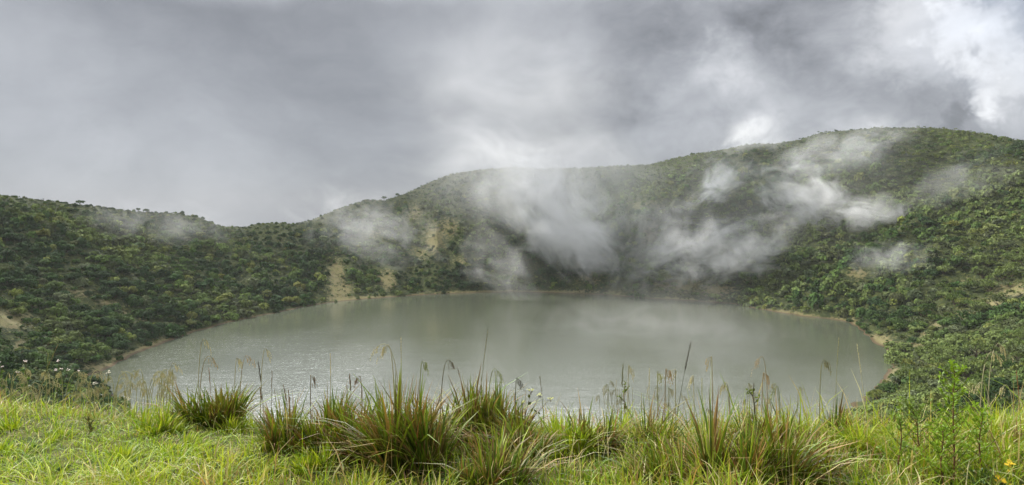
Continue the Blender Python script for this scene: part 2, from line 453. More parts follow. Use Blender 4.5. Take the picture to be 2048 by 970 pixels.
def stems_mesh(seed):
    r_ = np.random.default_rng(seed); g = Geo()
    for i in range(5):
        a = r_.uniform(0, 6.28); e = np.array([math.cos(a) * .6, math.sin(a) * .6, r_.uniform(.45, .75)])
        tube(g, [[0, 0, -.25], e * [.3, .3, .45], e], [.055, .04, .018], (.075, .055, .04), 5)
    return g.mesh('stem', M_BARK)
stem_meshes = [stem_me for stem_me in (stems_mesh(5), stems_mesh(6), stems_mesh(8))]
bigmesh = {}
def big_crown(f_, v, ti):
    k = (f_, v, ti)
    if k not in bigmesh:
        V, Q, T = crown(FORMS[f_], 760 if FORMS[f_] != 'rosette' else 620, .105 if FORMS[f_] != 'rosette' else .115, 900 + 10 * f_ + v)
        bigmesh[k] = np_mesh('foliage', V, Q, M_SHRUB, T * TINTS[ti])
    return bigmesh[k]
FWORD = ['domed', 'spreading', 'rosette-leaved', 'low']
first = {}
def region(i):
    x_, y_ = px[i], py[i]
    if x_ < 700:
        if y_ > 690: return 'on the left slope nearest the grass knoll'
        if y_ > 600: return 'low on the left slope above the shore'
        return 'high on the left slope'
    if x_ > 1850:
        if y_ > 720: return 'on the right slope nearest the grass knoll'
        if y_ > 600: return 'on the right slope beside the bare track'
        return 'on the right slope above the bare track'
    if y_ > 640: return 'along the right shore of the lake'
    return 'on the right slope above the lake shore'
for q, i in enumerate(big):
    o = empty('shrub', (P[i, 0], P[i, 1], P[i, 2] - .15 * size[i]))
    o.scale = (size[i], size[i], hgt[i] / .95); o.rotation_euler = (0, 0, yaw[i])
    link('foliage', big_crown(int(fid[i]), int(var[i]), int(tid[i])), o)
    link('stem', stem_meshes[int(var[i])], o)
    sizeword = 'large ' if size[i] > 3.0 else ('small ' if size[i] < 2.0 else '')
    lab = f'{TNAME[tid[i]]} {FWORD[fid[i]]} shrub {region(i)}'
    tag(o, lab, 'shrub', 'shrubs on the crater walls')

# single trees against the sky
def tree(name, px_, base_py, Y, h, w, label, seed, kind='umbrella'):
    r_ = np.random.default_rng(seed)
    b = at(px_, base_py, Y); b[2] = float(height(np.array([b[0]]), np.array([b[1]]))[0]) - .2
    o = empty('tree', b)
    g = Geo(); tube(g, [[0, 0, 0], [.1, 0, h * .45], [0, .1, h * .8]], [.22, .15, .06], (.06, .048, .036), 6)
    for k in range(4):
        a = k * 1.6 + seed; tube(g, [[.1, 0, h * .42], [math.cos(a) * w * .25, math.sin(a) * w * .25, h * .62], [math.cos(a) * w * .42, math.sin(a) * w * .42, h * .82]], [.1, .07, .03], (.06, .048, .036), 4)
    link('trunk', g.mesh('trunk', M_BARK), o)
    V, Q, T = crown('spread' if kind == 'umbrella' else 'dome', 260, .17, seed)
    V = V * [w / 2, w / 2, h * .62] + [0, 0, h * .36]
    link('crown', np_mesh('crown', V, Q, M_SHRUB, T * TINTS[0]), o)
    tag(o, label, 'tree', 'trees standing on the crater rim')
tree('tree', 768, 395, 541, 4.4, 4.6, 'flat-topped tree standing alone on the dip of the rim left of the mist', 1)
tree('tree', 795, 389, 548, 3.2, 4.0, 'small round tree on the rim just right of the flat-topped tree', 2, 'dome')
tree('tree', 160, 401, 384, 3.2, 5, 'round dark tree on the left rim nearest the left edge', 3, 'dome')
tree('tree', 276, 419, 416, 3.4, 3.0, 'thin-stemmed tree on the left rim with open crown', 4)
tree('tree', 292, 420, 420, 2.8, 4.0, 'small bushy tree beside the thin-stemmed tree on the left rim', 5, 'dome')
tree('tree', 365, 424, 432, 2.8, 3.0, 'small tree on the left rim above the saddle', 6, 'dome')
tree('tree', 1385, 308, 562, 4, 5, 'small dark tree on the right ridge left of the mist', 7, 'dome')

# ------------------------------------------------------------------ the grass knoll
def gz(x, y): return height(np.atleast_1d(np.asarray(x, float)), np.atleast_1d(np.asarray(y, float)))
def blades(root, h, w, az, lean, base, tip, curl=2.0, wyaw=None, droop=.35):
    """curved strips; all arguments per blade"""
    n = len(root); s = np.array([0, .35, .7, 1.0])
    d = np.stack([np.cos(az), np.sin(az), 0 * az], -1)
    yaw = az + np.pi / 2 + rng.normal(0, .7, n) if wyaw is None else wyaw
    side = np.stack([np.cos(yaw), np.sin(yaw), 0 * yaw], -1)
    out = (lean[:, None] * s[None] ** 1.7)
    up = s[None] * (1 - droop * np.minimum(lean, 1.4)[:, None] * s[None] ** 2)
    C = root[:, None] + d[:, None] * (out * h[:, None])[..., None] + np.array([0, 0, 1.]) * (up * h[:, None])[..., None]
    ws = np.array([.75, 1.0, .7, .06])
    W = (w[:, None] * .5 * ws[None])[..., None] * side[:, None]
    V = np.stack([C - W, C + W], 2).reshape(n, 8, 3)
    q = np.array([[0, 1, 3, 2], [2, 3, 5, 4], [4, 5, 7, 6]])
    Q = (q[None] + (np.arange(n) * 8)[:, None, None]).reshape(-1, 4)
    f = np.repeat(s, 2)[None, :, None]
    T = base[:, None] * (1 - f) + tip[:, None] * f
    return V.reshape(-1, 3), Q, T.reshape(-1, 3)

GREEN = np.array([(.120,.210,.012),(.250,.340,.016),(.180,.280,.014),(.330,.390,.036),(.290,.340,.018)])
STRAW = np.array([(.44,.38,.17),(.36,.29,.12),(.50,.46,.25),(.27,.19,.08)])
def pick(pal, n): return pal[rng.integers(0, len(pal), n)] * rng.uniform(.8, 1.2, (n, 1))
def lawn():
    g = Geo()
    # clumps of turf
    nc = 5200
    cx = rng.uniform(-6.4, 6.4, nc); cy = rng.uniform(2.6, 8.2, nc)
    k = (np.abs(cx) < cy * .80 + .35); cx, cy = cx[k], cy[k]; nc = len(cx)
    wild = sstep(-2.4, -1.0, cx + 1.1 * (fbm(cx * .8, cy * .8, 3, 4) - .5) * 2)      # short turf left, rank grass right
    wild = np.maximum(wild, .55 * sstep(5.4, 6.2, cy))
    tone = fbm(cx * 1.1, cy * 1.4, 4, 12)
    nb = 34
    n = nc * nb; ci = np.repeat(np.arange(nc), nb)
    sp_ = np.interp(wild, [0, 1], [.07, .055])[ci]
    off = rng.normal(size=(n, 2)) * sp_[:, None]
    x = cx[ci] + off[:, 0]; y = cy[ci] + off[:, 1]
    hh = np.interp(wild, [0, 1], [.060, .165]) * np.interp(cx, [-2.6, -1.8, .4, 1.2], [1, .62, .66, 1]) * rng.uniform(.6, 1.45, nc) * np.clip(1 + 2.0 * (tone - .5), .5, 2)
    h = hh[ci] * rng.lognormal(0, .32, n)
    az = np.arctan2(off[:, 1], off[:, 0]) + rng.normal(0, .9, n)
    lean = np.abs(rng.normal(.75, .45, n)) * np.interp(wild, [0, 1], [1.25, .8])[ci]
    w = np.interp(wild, [0, 1], [.0046, .0072])[ci] * rng.uniform(.6, 1.5, n)
    dry = np.clip(.12 + .55 * (fbm(cx * 1.7, cy * 1.7, 3, 33) - .42) + .10 * wild, .03, .7)[ci]
    isdry = rng.uniform(0, 1, n) < dry
    cg = GREEN[np.clip((tone[ci] * 7 - 1.3 + rng.normal(0, .8, n)).astype(int), 0, 4)] * rng.uniform(.75, 1.2, (n, 1))
    cg = cg * np.where(wild > .6, .98, 1.2)[ci][:, None]
    c = np.where(isdry[:, None], pick(STRAW, n), cg)
    root = np.stack([x, y, gz(x, y) - .006], -1)
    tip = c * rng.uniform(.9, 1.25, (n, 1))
    edge_l = (x < -1.9) & (rng.uniform(0, 1, n) < .4) & (y > 5.0) & (y < 6.6)         # the taller pale fringe at the left edge
    h[edge_l] *= rng.uniform(1.0, 2.3, edge_l.sum()); m_ = edge_l & (rng.uniform(0, 1, n) < .45)
    c[m_] = pick(STRAW, m_.sum()) * .9; tip[m_] = c[m_]
    rust = (rng.uniform(0, 1, n) < .10 * wild[ci]); tip[rust] = tip[rust] * .3 + np.array([.20, .075, .03])
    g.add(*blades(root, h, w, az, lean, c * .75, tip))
    # the turf goes on to both sides and behind
    n = 120000
    x = rng.uniform(-13, 13, n); y = rng.uniform(-3.5, 9, n)
    kk = ~((np.abs(x) < y * .80 + .2) & (y > 2.7)); x, y = x[kk], y[kk]; n = len(x)
    h = np.where(x < 0, .075, .14) * rng.lognormal(0, .35, n) * (.6 + .9 * fbm(x * 1.1, y * 1.1, 3, 12))
    c = np.where((rng.uniform(0, 1, n) < .16)[:, None], pick(STRAW, n), pick(GREEN, n))
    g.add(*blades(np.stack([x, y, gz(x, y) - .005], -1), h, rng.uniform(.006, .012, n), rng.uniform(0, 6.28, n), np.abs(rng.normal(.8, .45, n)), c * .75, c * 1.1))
    # long loose blades and fallen straw over the turf
    n = 9000
    x = rng.uniform(-5.6, 5.6, n); y = rng.uniform(2.8, 6.6, n); kk = rng.uniform(0, 1, n) < np.interp(x, [-5, -2, -.8, 6], [.18, .3, 1, 1])
    x, y = x[kk], y[kk]; n = len(x)
    root = np.stack([x, y, gz(x, y)], -1)
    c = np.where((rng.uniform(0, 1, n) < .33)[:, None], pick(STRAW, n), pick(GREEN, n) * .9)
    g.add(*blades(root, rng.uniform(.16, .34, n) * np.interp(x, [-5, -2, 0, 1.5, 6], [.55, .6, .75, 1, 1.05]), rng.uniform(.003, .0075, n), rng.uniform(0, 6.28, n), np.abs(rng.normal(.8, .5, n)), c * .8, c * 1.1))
    return g
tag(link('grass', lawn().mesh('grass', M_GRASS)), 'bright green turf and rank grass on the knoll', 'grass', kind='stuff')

def tussock(px_, base_py, top_py, width_px, label, n=520, kind='sedge', seed=0, Y=None):
    global rng
    n = int(n * (1.15 if kind == 'sedge' else 1.5)); width_px *= .88
    keep = rng; rng = np.random.default_rng(400 + seed)
    Y = 1.7 * F / (base_py - HZ) if Y is None else Y
    X = (px_ - CX) / F * Y; z0 = float(gz(X, Y)[0])
    Hh = (CAMZ - (top_py - HZ) / F * Y - z0) * .93
    Wd = width_px / F * Y
    o = empty('grass_tussock', (X, Y, z0))
    nsub = max(4, int(Wd / .052)); sa = rng.uniform(0, 6.28, nsub); sr_ = np.sqrt(rng.uniform(0, 1, nsub)) * Wd * .46
    sc_ = np.stack([np.cos(sa) * sr_, np.sin(sa) * sr_ * .7], -1)
    sh_ = rng.uniform(.50, 1.10, nsub) * (1 - .30 * (sr_ / (Wd * .46)) ** 2); sh_[np.argmin(sr_)] = 1.05
    sl_ = rng.normal(0, .15, (nsub, 2))
    def part(name, m, hs, cols, tips, wd, leanf):
        k = rng.integers(0, nsub, m); off = rng.normal(0, .026, (m, 2))
        root = np.concatenate([sc_[k] + off, np.zeros((m, 1))], -1)
        root[:, 2] = gz(root[:, 0] + X, root[:, 1] + Y) - z0 - .01
        h = Hh * hs * sh_[k] * rng.beta(2.4, 1.5, m) * 1.28
        dv = root[:, :2] / (Wd * .42) * .24 + off / .026 * .13 + sl_[k] + rng.normal(0, .12 if name == 'green_blades' else .24, (m, 2))
        arch = rng.uniform(0, 1, m) < .17
        dv[arch] *= rng.uniform(1.6, 3.2, (arch.sum(), 1))
        az = np.arctan2(dv[:, 1], dv[:, 0]); lean = np.minimum(np.hypot(dv[:, 0], dv[:, 1]) * leanf, 1.15)
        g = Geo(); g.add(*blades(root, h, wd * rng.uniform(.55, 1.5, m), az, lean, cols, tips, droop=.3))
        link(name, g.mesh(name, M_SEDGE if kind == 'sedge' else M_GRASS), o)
    if kind == 'sedge':
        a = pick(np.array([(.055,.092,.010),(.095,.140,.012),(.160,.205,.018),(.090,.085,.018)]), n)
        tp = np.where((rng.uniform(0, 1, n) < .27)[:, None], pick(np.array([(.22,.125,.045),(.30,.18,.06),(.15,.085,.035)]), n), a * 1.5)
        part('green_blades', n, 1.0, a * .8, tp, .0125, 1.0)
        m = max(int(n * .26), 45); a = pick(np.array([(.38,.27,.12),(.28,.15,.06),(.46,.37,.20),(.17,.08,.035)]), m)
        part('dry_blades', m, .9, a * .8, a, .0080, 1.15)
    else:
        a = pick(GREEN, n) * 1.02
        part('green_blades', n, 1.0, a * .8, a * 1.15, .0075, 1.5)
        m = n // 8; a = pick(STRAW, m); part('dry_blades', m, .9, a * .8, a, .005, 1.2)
    tag(o, label, 'grass tussock', 'tussocks on the grass knoll')
    rng = keep
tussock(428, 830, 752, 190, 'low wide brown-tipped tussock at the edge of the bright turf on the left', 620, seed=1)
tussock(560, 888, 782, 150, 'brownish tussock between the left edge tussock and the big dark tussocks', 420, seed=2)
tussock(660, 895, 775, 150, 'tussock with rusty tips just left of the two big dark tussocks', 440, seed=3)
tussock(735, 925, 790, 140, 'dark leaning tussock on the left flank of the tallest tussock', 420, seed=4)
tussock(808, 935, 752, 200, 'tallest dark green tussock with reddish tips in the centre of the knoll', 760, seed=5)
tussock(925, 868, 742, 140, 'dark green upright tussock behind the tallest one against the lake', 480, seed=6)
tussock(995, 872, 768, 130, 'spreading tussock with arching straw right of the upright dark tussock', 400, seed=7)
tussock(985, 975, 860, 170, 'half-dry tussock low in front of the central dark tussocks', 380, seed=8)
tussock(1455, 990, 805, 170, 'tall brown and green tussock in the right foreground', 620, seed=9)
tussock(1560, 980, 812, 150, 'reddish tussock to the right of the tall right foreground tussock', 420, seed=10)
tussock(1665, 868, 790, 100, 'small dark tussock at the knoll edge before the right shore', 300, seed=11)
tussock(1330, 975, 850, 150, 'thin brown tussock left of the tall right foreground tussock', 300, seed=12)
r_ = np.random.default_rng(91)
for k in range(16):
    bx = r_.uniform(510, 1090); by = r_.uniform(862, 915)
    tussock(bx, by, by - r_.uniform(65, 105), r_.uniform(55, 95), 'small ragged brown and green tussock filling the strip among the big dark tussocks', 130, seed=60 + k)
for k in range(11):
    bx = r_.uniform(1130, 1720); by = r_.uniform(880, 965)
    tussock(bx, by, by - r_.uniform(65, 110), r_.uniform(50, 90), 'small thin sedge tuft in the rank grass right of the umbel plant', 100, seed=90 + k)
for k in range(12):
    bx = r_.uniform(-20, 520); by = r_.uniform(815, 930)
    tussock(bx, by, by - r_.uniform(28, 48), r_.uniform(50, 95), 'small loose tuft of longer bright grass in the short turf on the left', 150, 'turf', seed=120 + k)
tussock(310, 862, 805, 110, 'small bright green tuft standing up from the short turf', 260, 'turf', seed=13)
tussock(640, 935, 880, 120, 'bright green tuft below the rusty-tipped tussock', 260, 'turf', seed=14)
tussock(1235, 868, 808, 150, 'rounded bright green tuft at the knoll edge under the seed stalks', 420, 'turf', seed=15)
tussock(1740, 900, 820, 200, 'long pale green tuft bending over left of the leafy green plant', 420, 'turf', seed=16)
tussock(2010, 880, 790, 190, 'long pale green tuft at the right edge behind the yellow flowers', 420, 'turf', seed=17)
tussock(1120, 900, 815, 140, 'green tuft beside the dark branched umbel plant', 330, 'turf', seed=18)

# ------------------------------------------------------------------ seed stalks
def stalk(px_, base_py, tip_px, top_py, Y, head, label, group='seed stalks along the knoll edge', seed=0, col=(.30,.25,.13), hcol=(.42,.36,.22), size=1.0):
    r_ = np.random.default_rng(2000 + seed)
    X = (px_ - CX) / F * Y; z0 = float(gz(X, Y)[0]) - .02
    tx = (tip_px - CX) / F * Y; tz = CAMZ - (top_py - HZ) / F * Y
    o = empty('seed_stalk', (X, Y, z0))
    L = tz - z0; dx = tx - X
    col = np.array(col); hcol = np.array(hcol)
    g = Geo(); hd = Geo()
    s = np.linspace(0, 1, 9)
    dy = r_.uniform(-.06, .06)
    def spikelet(p, d, l, w, c):
        d = unit(np.asarray(d, float)); a = unit(np.cross(d, r_.normal(size=3))); b = np.cross(d, a)
        for u_ in (a, b):
            hd.add([p, p + d * l * .45 + u_ * w, p + d * l, p + d * l * .45 - u_ * w], [[0, 1, 2, 3]], np.asarray(c) * r_.uniform(.8, 1.2))
    if head == 'spike':
        pts = np.stack([dx * s ** 1.5, dy * s, L * s], -1)
        tube(g, pts[:-2], np.linspace(.0022, .0014, 7) * size, col, 4)
        seg = pts[-3:]; 
        for k in range(46):
            u_ = k / 46; p = seg[0] * (1 - u_) + seg[2] * u_
            spikelet(p, [r_.normal() * .25 + dx * .3, r_.normal() * .25, 1], (.022) * size, .0027 * size * (1.2 - u_ * .7), hcol)
        tube(g, [seg[0] - [0, 0, .001], seg[0] + [0, 0, .004]], .003 * size, col * .5, 6)
    elif head == 'awn':
        pts = np.stack([dx * s ** 1.6, dy * s, L * s], -1)
        tube(g, pts, np.linspace(.0022, .0008, 9) * size, col, 4)
        for k in range(10):
            u_ = .72 + .27 * k / 10; p = np.array([dx * u_ ** 1.6, dy * u_, L * u_])
            spikelet(p, [dx, r_.normal() * .1, L * .8], .022 * size, .0022 * size, hcol)
    else:                        # nodding panicle
        e = -1 if dx < 0 else 1
        n_ = 14; s = np.linspace(0, 1, n_)
        up = np.sin(np.minimum(s * 1.28, 1.28) * np.pi / 2 * .98)
        up = np.where(s > .80, up.max() - (s - .80) ** 2 * 2.6, np.sin(s / .80 * np.pi / 2))
        up = up / up.max()
        pts = np.stack([dx * s ** 2.2, dy * s, L * up], -1)
        tube(g, pts, np.linspace(.0028, .0010, n_) * size, col, 4)
        nb = 9 if head == 'droop' else 13
        for k in range(nb):
            u_ = .70 + .30 * (k + r_.uniform(0, .8)) / nb
            p = np.array([np.interp(u_, s, pts[:, i]) for i in range(3)])
            ln = r_.uniform(.018, .042) * size * (1 if head == 'droop' else .8)
            q = p + np.array([e * ln * .5 + r_.normal() * .008, r_.normal() * .01, -ln * .35]); q2 = q + np.array([e * ln * .15, 0, -ln * .75])
            tube(g, [p, q, q2], [.0006, .0005, .0004], col, 3)
            for (a, d) in ((q, q2 - q), (q2, np.array([e * .1, 0, -1.])), ((q + q2) / 2, np.array([e * .3, r_.normal() * .4, -1.]))):
                spikelet(a, d, .013 * size, .0019 * size, hcol)
    link('stem', g.mesh('stem', M_STALK), o); link('seed_head', hd.mesh('seed_head', M_STALK), o)
    tag(o, label, 'grass stalk', group)
PALE = (.50, .45, .30); RUST = (.26, .13, .07); DARK = (.055, .045, .035); GRN = (.26, .29, .12)
S = [ # base px, tip px, top py, Y, head, label, head colour
 (395,415,678,5.7,'droop','tall straw stalk nodding highest above the left tussock',PALE),
 (398,432,712,5.6,'droop','brown nodding stalk leaning right from the left tussock',(.36,.25,.12)),
 (330,352,728,5.9,'droop','pale nodding stalk over the dark left corner of the lake',PALE),
 (426,420,735,5.6,'awn','reddish thin stalk standing in the left tussock',RUST),
 (468,476,716,5.6,'plume','fluffy pale plume above the right end of the left tussock',PALE),
 (478,500,712,5.5,'droop','pinkish nodding stalk between the plume and the dark short spike',(.42,.31,.2)),
 (530,512,728,5.4,'spike','short dark brown spike leaning left above the bright water',DARK),
 (520,534,698,5.4,'droop','delicate pale nodding stalk high over the open lake',PALE),
 (541,540,745,5.2,'awn','thin straight dark stalk right of the left tussock',(.14,.10,.06)),
 (622,624,748,5.0,'droop','dark spike above the rusty-tipped tussock',(.12,.07,.04)),
 (662,663,705,5.1,'awn','very thin pale upright stalk in front of the middle of the lake',PALE),
 (705,697,752,4.9,'spike','brown bent spike left of the tallest tussock',(.15,.09,.05)),
 (725,719,750,4.9,'droop','brown drooping seed head beside the tallest tussock',(.16,.08,.045)),
 (790,768,688,4.7,'plume','spreading pale plume leaning left over the tallest tussock',PALE),
 (800,742,690,4.9,'droop','long fine stalk arching far left over the tallest tussock',PALE),
 (803,802,674,4.9,'awn','thin pale stalk with a small upright tip over the tallest tussock',PALE),
 (838,846,725,4.8,'plume','small green plume right of the tallest tussock',GRN),
 (880,905,722,4.8,'droop','dark nodding stalk curling over the upright dark tussock',(.13,.09,.06)),
 (955,976,660,4.9,'awn','very long thin straight stalk rising over the lake centre',(.22,.20,.13)),
 (975,1000,735,4.8,'droop','thin green stalk curving above the spreading tussock',GRN),
 (1030,1036,755,4.8,'droop','dark drooping stalk near the branched umbel plant',DARK),
 (1090,1080,755,4.8,'awn','dark thin stalk standing beside the umbel flowers',(.12,.10,.06)),
 (1255,1258,728,4.9,'droop','pale nodding stalk in the loose row above the rounded tuft',PALE),
 (1240,1244,726,4.9,'spike','small grey-green spike left of the pale nodding stalk',(.2,.2,.12)),
 (1298,1300,738,4.9,'awn','straight straw stalk in the row right of the rounded tuft',PALE),
 (1316,1319,746,4.9,'plume','green-yellow plume in the row of stalks',(.40,.40,.18)),
 (1329,1331,735,4.9,'plume','rusty plume beside the green-yellow plume',(.34,.22,.12)),
 (1350,1346,735,4.9,'droop','fine pale stalk bending left of the tall dark spike',PALE),
 (1348,1381,685,4.9,'spike','tall dark slender spike standing highest over the lake right of centre',DARK),
 (1389,1388,752,4.9,'plume','white fluffy plume right of the tall dark spike',(.6,.56,.42)),
 (1404,1403,757,4.9,'awn','pale green awned stalk beside the white plume',(.4,.4,.2)),
 (1425,1420,712,4.9,'droop','fine stalk with golden nodding head above the right tussocks',(.45,.36,.2)),
 (1460,1448,765,4.8,'droop','pale arching stalk just over the tall right tussock',PALE),
 (1522,1524,742,4.7,'plume','rusty plume on a tall stem near the forked leafy twig',(.42,.30,.18)),
 (1535,1508,710,4.9,'droop','faint pinkish stalk bending left over the right part of the lake',(.45,.36,.26)),
 (1560,1545,770,4.7,'droop','thin greenish nodding stalk right of the forked leafy twig',GRN),
 (1640,1662,722,4.9,'plume','slanting olive plume over the small dark tussock',(.22,.2,.1)),
 (1670,1684,676,5.0,'awn','faint fine stalk high before the right shore',(.3,.28,.16)),
 (1735,1716,688,4.9,'awn','long straight whitish stalk leaning left before the right shore',(.6,.55,.4)),
 (1975,2015,688,4.6,'plume','long cream plume arching right over the dark shrubs',PALE),
 (1960,2005,705,4.6,'plume','second cream plume lying lower over the dark shrubs',PALE),
 (1985,1950,765,4.6,'droop','straw stalk bending left behind the leafy green plant',PALE),
 (2030,2000,770,4.6,'droop','straw stalk bending left near the right edge of the grass',PALE),
 (2046,2042,745,4.5,'awn','reddish straight stalk at the far right of the grass',RUST),
 (90,98,705,6.1,'awn','slender green stalk above the white-flowered plants',GRN),
 (65,110,690,6.2,'awn','long dry stalk leaning right above the white-flowered plants',(.24,.18,.1)),
]
for k, (b, tpx, tpy, Y, hd, lab, hc) in enumerate(S):
    stalk(b, 0, tpx, tpy, Y, hd, lab, seed=k, hcol=hc, col=np.array(hc) * .62 + np.array([.03, .04, .01]), size={'plume': 1.5, 'spike': 1.0}.get(hd, 1.4))
r_ = np.random.default_rng(77)
for k in range(78):          # the fringe of dry nodding grass along the left edge
    b = r_.uniform(-10, 350) if k % 3 else r_.uniform(170, 360); Y = r_.uniform(5.35, 6.2)
    stalk(b, 0, b + r_.uniform(-25, 45), r_.uniform(738, 788), Y, 'droop' if r_.random() < .75 else 'plume',
          'thin dry nodding stalk in the pale fringe at the left edge of the turf', 'fringe of dry stalks', seed=200 + k,
          hcol=np.array(PALE) * r_.uniform(.55, 1.0), col=(.34, .33, .15), size=1.2)
for k in range(46):          # the loose row before the middle of the lake
    b = r_.uniform(1190, 1600); Y = r_.uniform(4.75, 5.15)
    stalk(b, 0, b + r_.uniform(-22, 22), r_.uniform(758, 815), Y, r_.choice(['awn', 'droop', 'awn', 'plume']),
          'short fine stalk among the loose row of seed heads in front of the lake', 'loose row of fine stalks', seed=300 + k,
          hcol=np.array(PALE) * r_.uniform(.5, 1.0), col=(.20, .20, .09), size=.85)
for k in range(30):
    b = r_.uniform(530, 1080); Y = r_.uniform(4.6, 5.3)
    stalk(b, 0, b + r_.uniform(-25, 25), r_.uniform(765, 800), Y, r_.choice(['awn', 'awn', 'spike']),
          'short brown stalk sticking up among the dark tussocks', 'brown stalks among the tussocks', seed=400 + k,
          hcol=(.18, .11, .06), col=(.15, .11, .06), size=.8)

# ------------------------------------------------------------------ herbs and flowers
def leaf_row(g, p0, p1, n, ln, w, col, r_, up=.4):
    p0 = np.array(p0, float); p1 = np.array(p1, float); d = unit(p1 - p0)
    a = unit(np.cross(d, [.1, .3, 1.]))
    for k in range(n):
        u_ = (k + .5) / n; p = p0 * (1 - u_) + p1 * u_
        for sgn in (-1, 1):
            dd = unit(a * sgn + d * .6 + np.array([0, 0, up]) * r_.uniform(.2, 1) + r_.normal(size=3) * .25)
            L = ln * r_.uniform(.7, 1.2) * (1 - .35 * u_); s_ = unit(np.cross(dd, r_.normal(size=3))) * w * r_.uniform(.7, 1.2)
            g.add([p, p + dd * L * .5 - s_, p + dd * L, p + dd * L * .5 + s_], [[0, 1, 2, 3]], np.array(col) * r_.uniform(.7, 1.35))

def leafy_plant(px_, base_py, top_py, label, seed, Y, nbr=14, spread=.16, lean=0.0, col=(.14, .23, .02), leafl=.027):
    r_ = np.random.default_rng(seed)
    X = (px_ - CX) / F * Y; z0 = float(gz(X, Y)[0])
    H = CAMZ - (top_py - HZ) / F * Y - z0
    o = empty('leafy_plant', (X, Y, z0)); st = Geo(); lf = Geo()
    P_ = lambda u: np.array([lean * u ** 1.3 + .008 * math.sin(u * 7 + seed), .01 * math.sin(u * 5), H * u])
    tube(st, [P_(u) for u in np.linspace(0, 1, 10)], np.linspace(.0055, .0018, 10), (.11, .055, .03), 6)
    for k in range(nbr):
        u = .16 + .80 * k / nbr; a = k * 2.4 + r_.uniform(-.4, .4); p = P_(u)
        ln = spread * (1.15 - .75 * u) * r_.uniform(.7, 1.2)
        e = p + np.array([math.cos(a) * ln, math.sin(a) * ln * .7, ln * r_.uniform(.7, 1.4)])
        tube(st, [p, (p + e) / 2 - [0, 0, .006], e], [.0022, .0016, .0009], (.10, .07, .03), 4)
        leaf_row(lf, p * .8 + e * .2, e, 9, leafl, .0062, col, r_)
        for q in range(5):
            dd = unit(r_.normal(size=3) + [0, 0, .9]); s_ = unit(np.cross(dd, r_.normal(size=3))) * .005
            lf.add([e, e + dd * .02 - s_, e + dd * leafl, e + dd * .02 + s_], [[0, 1, 2, 3]], np.array(col) * r_.uniform(1.0, 1.6))
    leaf_row(lf, P_(.8), P_(1), 12, leafl * .9, .005, np.array(col) * 1.3, r_)
    link('stem', st.mesh('stem', M_BARK), o); link('leaves', lf.mesh('leaves', M_GRASS), o)
    tag(o, label, 'leafy plant')
leafy_plant(1908, 975, 728, 'tall bright green feathery plant with dark stem in the right foreground', 31, 3.95, 34, .15)
leafy_plant(1962, 960, 815, 'shorter feathery plant just right of the tall green one', 32, 4.05, 18, .12)
leafy_plant(1890, 985, 850, 'low feathery plant at the foot of the tall green one', 33, 3.85, 16, .12, -.03)
leafy_plant(1850, 930, 808, 'reddish-stemmed bushy plant leaning left of the tall green one', 34, 4.25, 20, .17, -.10, (.105, .165, .028))
leafy_plant(1800, 960, 835, 'small green plant on a thin dark stem beside the long pale tuft', 35, 4.05, 8, .10, 0, (.12, .19, .03))
leafy_plant(178, 890, 832, 'thin weed stem standing alone on the short turf', 36, 4.75, 5, .04, .01, (.10, .12, .04), .015)
leafy_plant(1250, 800, 762, 'sparse green weed among the seed stalks at the knoll edge', 37, 4.95, 6, .05, 0, (.12, .17, .04), .02)

def leaf_patch(px_, py_, label, seed, n, rad, col, ll, name='fern', Y=None, h=.10):
    r_ = np.random.default_rng(seed); Y = 1.7 * F / (py_ - HZ) if Y is None else Y
    X = (px_ - CX) / F * Y; z0 = float(gz(X, Y)[0]); o = empty(name, (X, Y, z0)); g = Geo(); st = Geo()
    for k in range(n):
        a = r_.uniform(0, 6.28); ln = rad * r_.uniform(.6, 1.1)
        p0 = np.array([0, 0, .02]); p1 = np.array([math.cos(a) * ln * .55, math.sin(a) * ln * .55, h * r_.uniform(.7, 1.2)]); p2 = np.array([math.cos(a) * ln, math.sin(a) * ln, h * r_.uniform(.3, .8)])
        tube(st, [p0, p1, p2], [.002, .0015, .0008], np.array(col) * .8, 4)
        leaf_row(g, p0 * .5 + p1 * .5, p1, 6, ll, ll * .22, col, r_, .1); leaf_row(g, p1, p2, 8, ll * .8, ll * .2, col, r_, .1)
    link('stem', st.mesh('stem', M_BARK), o); link('leaves', g.mesh('leaves', M_GRASS), o); return tag(o, label, name.replace('_', ' '))
leaf_patch(1950, 962, 'low fern with fine fronds in front of the tall feathery plant', 41, 14, .13, (.075, .135, .035), .024, Y=3.95, h=.11)
leaf_patch(258, 958, 'dark green leafy weed in the short turf of the left foreground', 42, 12, .07, (.05, .11, .02), .024, 'weed', h=.05)
for k, (wx, wy) in enumerate([(75, 905), (420, 915), (330, 955), (130, 950), (545, 950)]):
    leaf_patch(wx, wy, 'tiny broad-leaved weed lying flat in the short turf on the left', 60 + k, 8, .05, (.07, .13, .025), .022, 'weed', h=.03)['group'] = 'tiny weeds in the short turf'
leaf_patch(950, 838, 'fresh green ferny herb growing at the foot of the upright dark tussock', 43, 16, .15, (.085, .16, .025), .028, 'herb', Y=4.75, h=.14)
leaf_patch(1120, 855, 'light green herb at the knoll edge below the umbel flowers', 44, 12, .10, (.14, .22, .03), .022, 'herb', Y=4.7, h=.08)

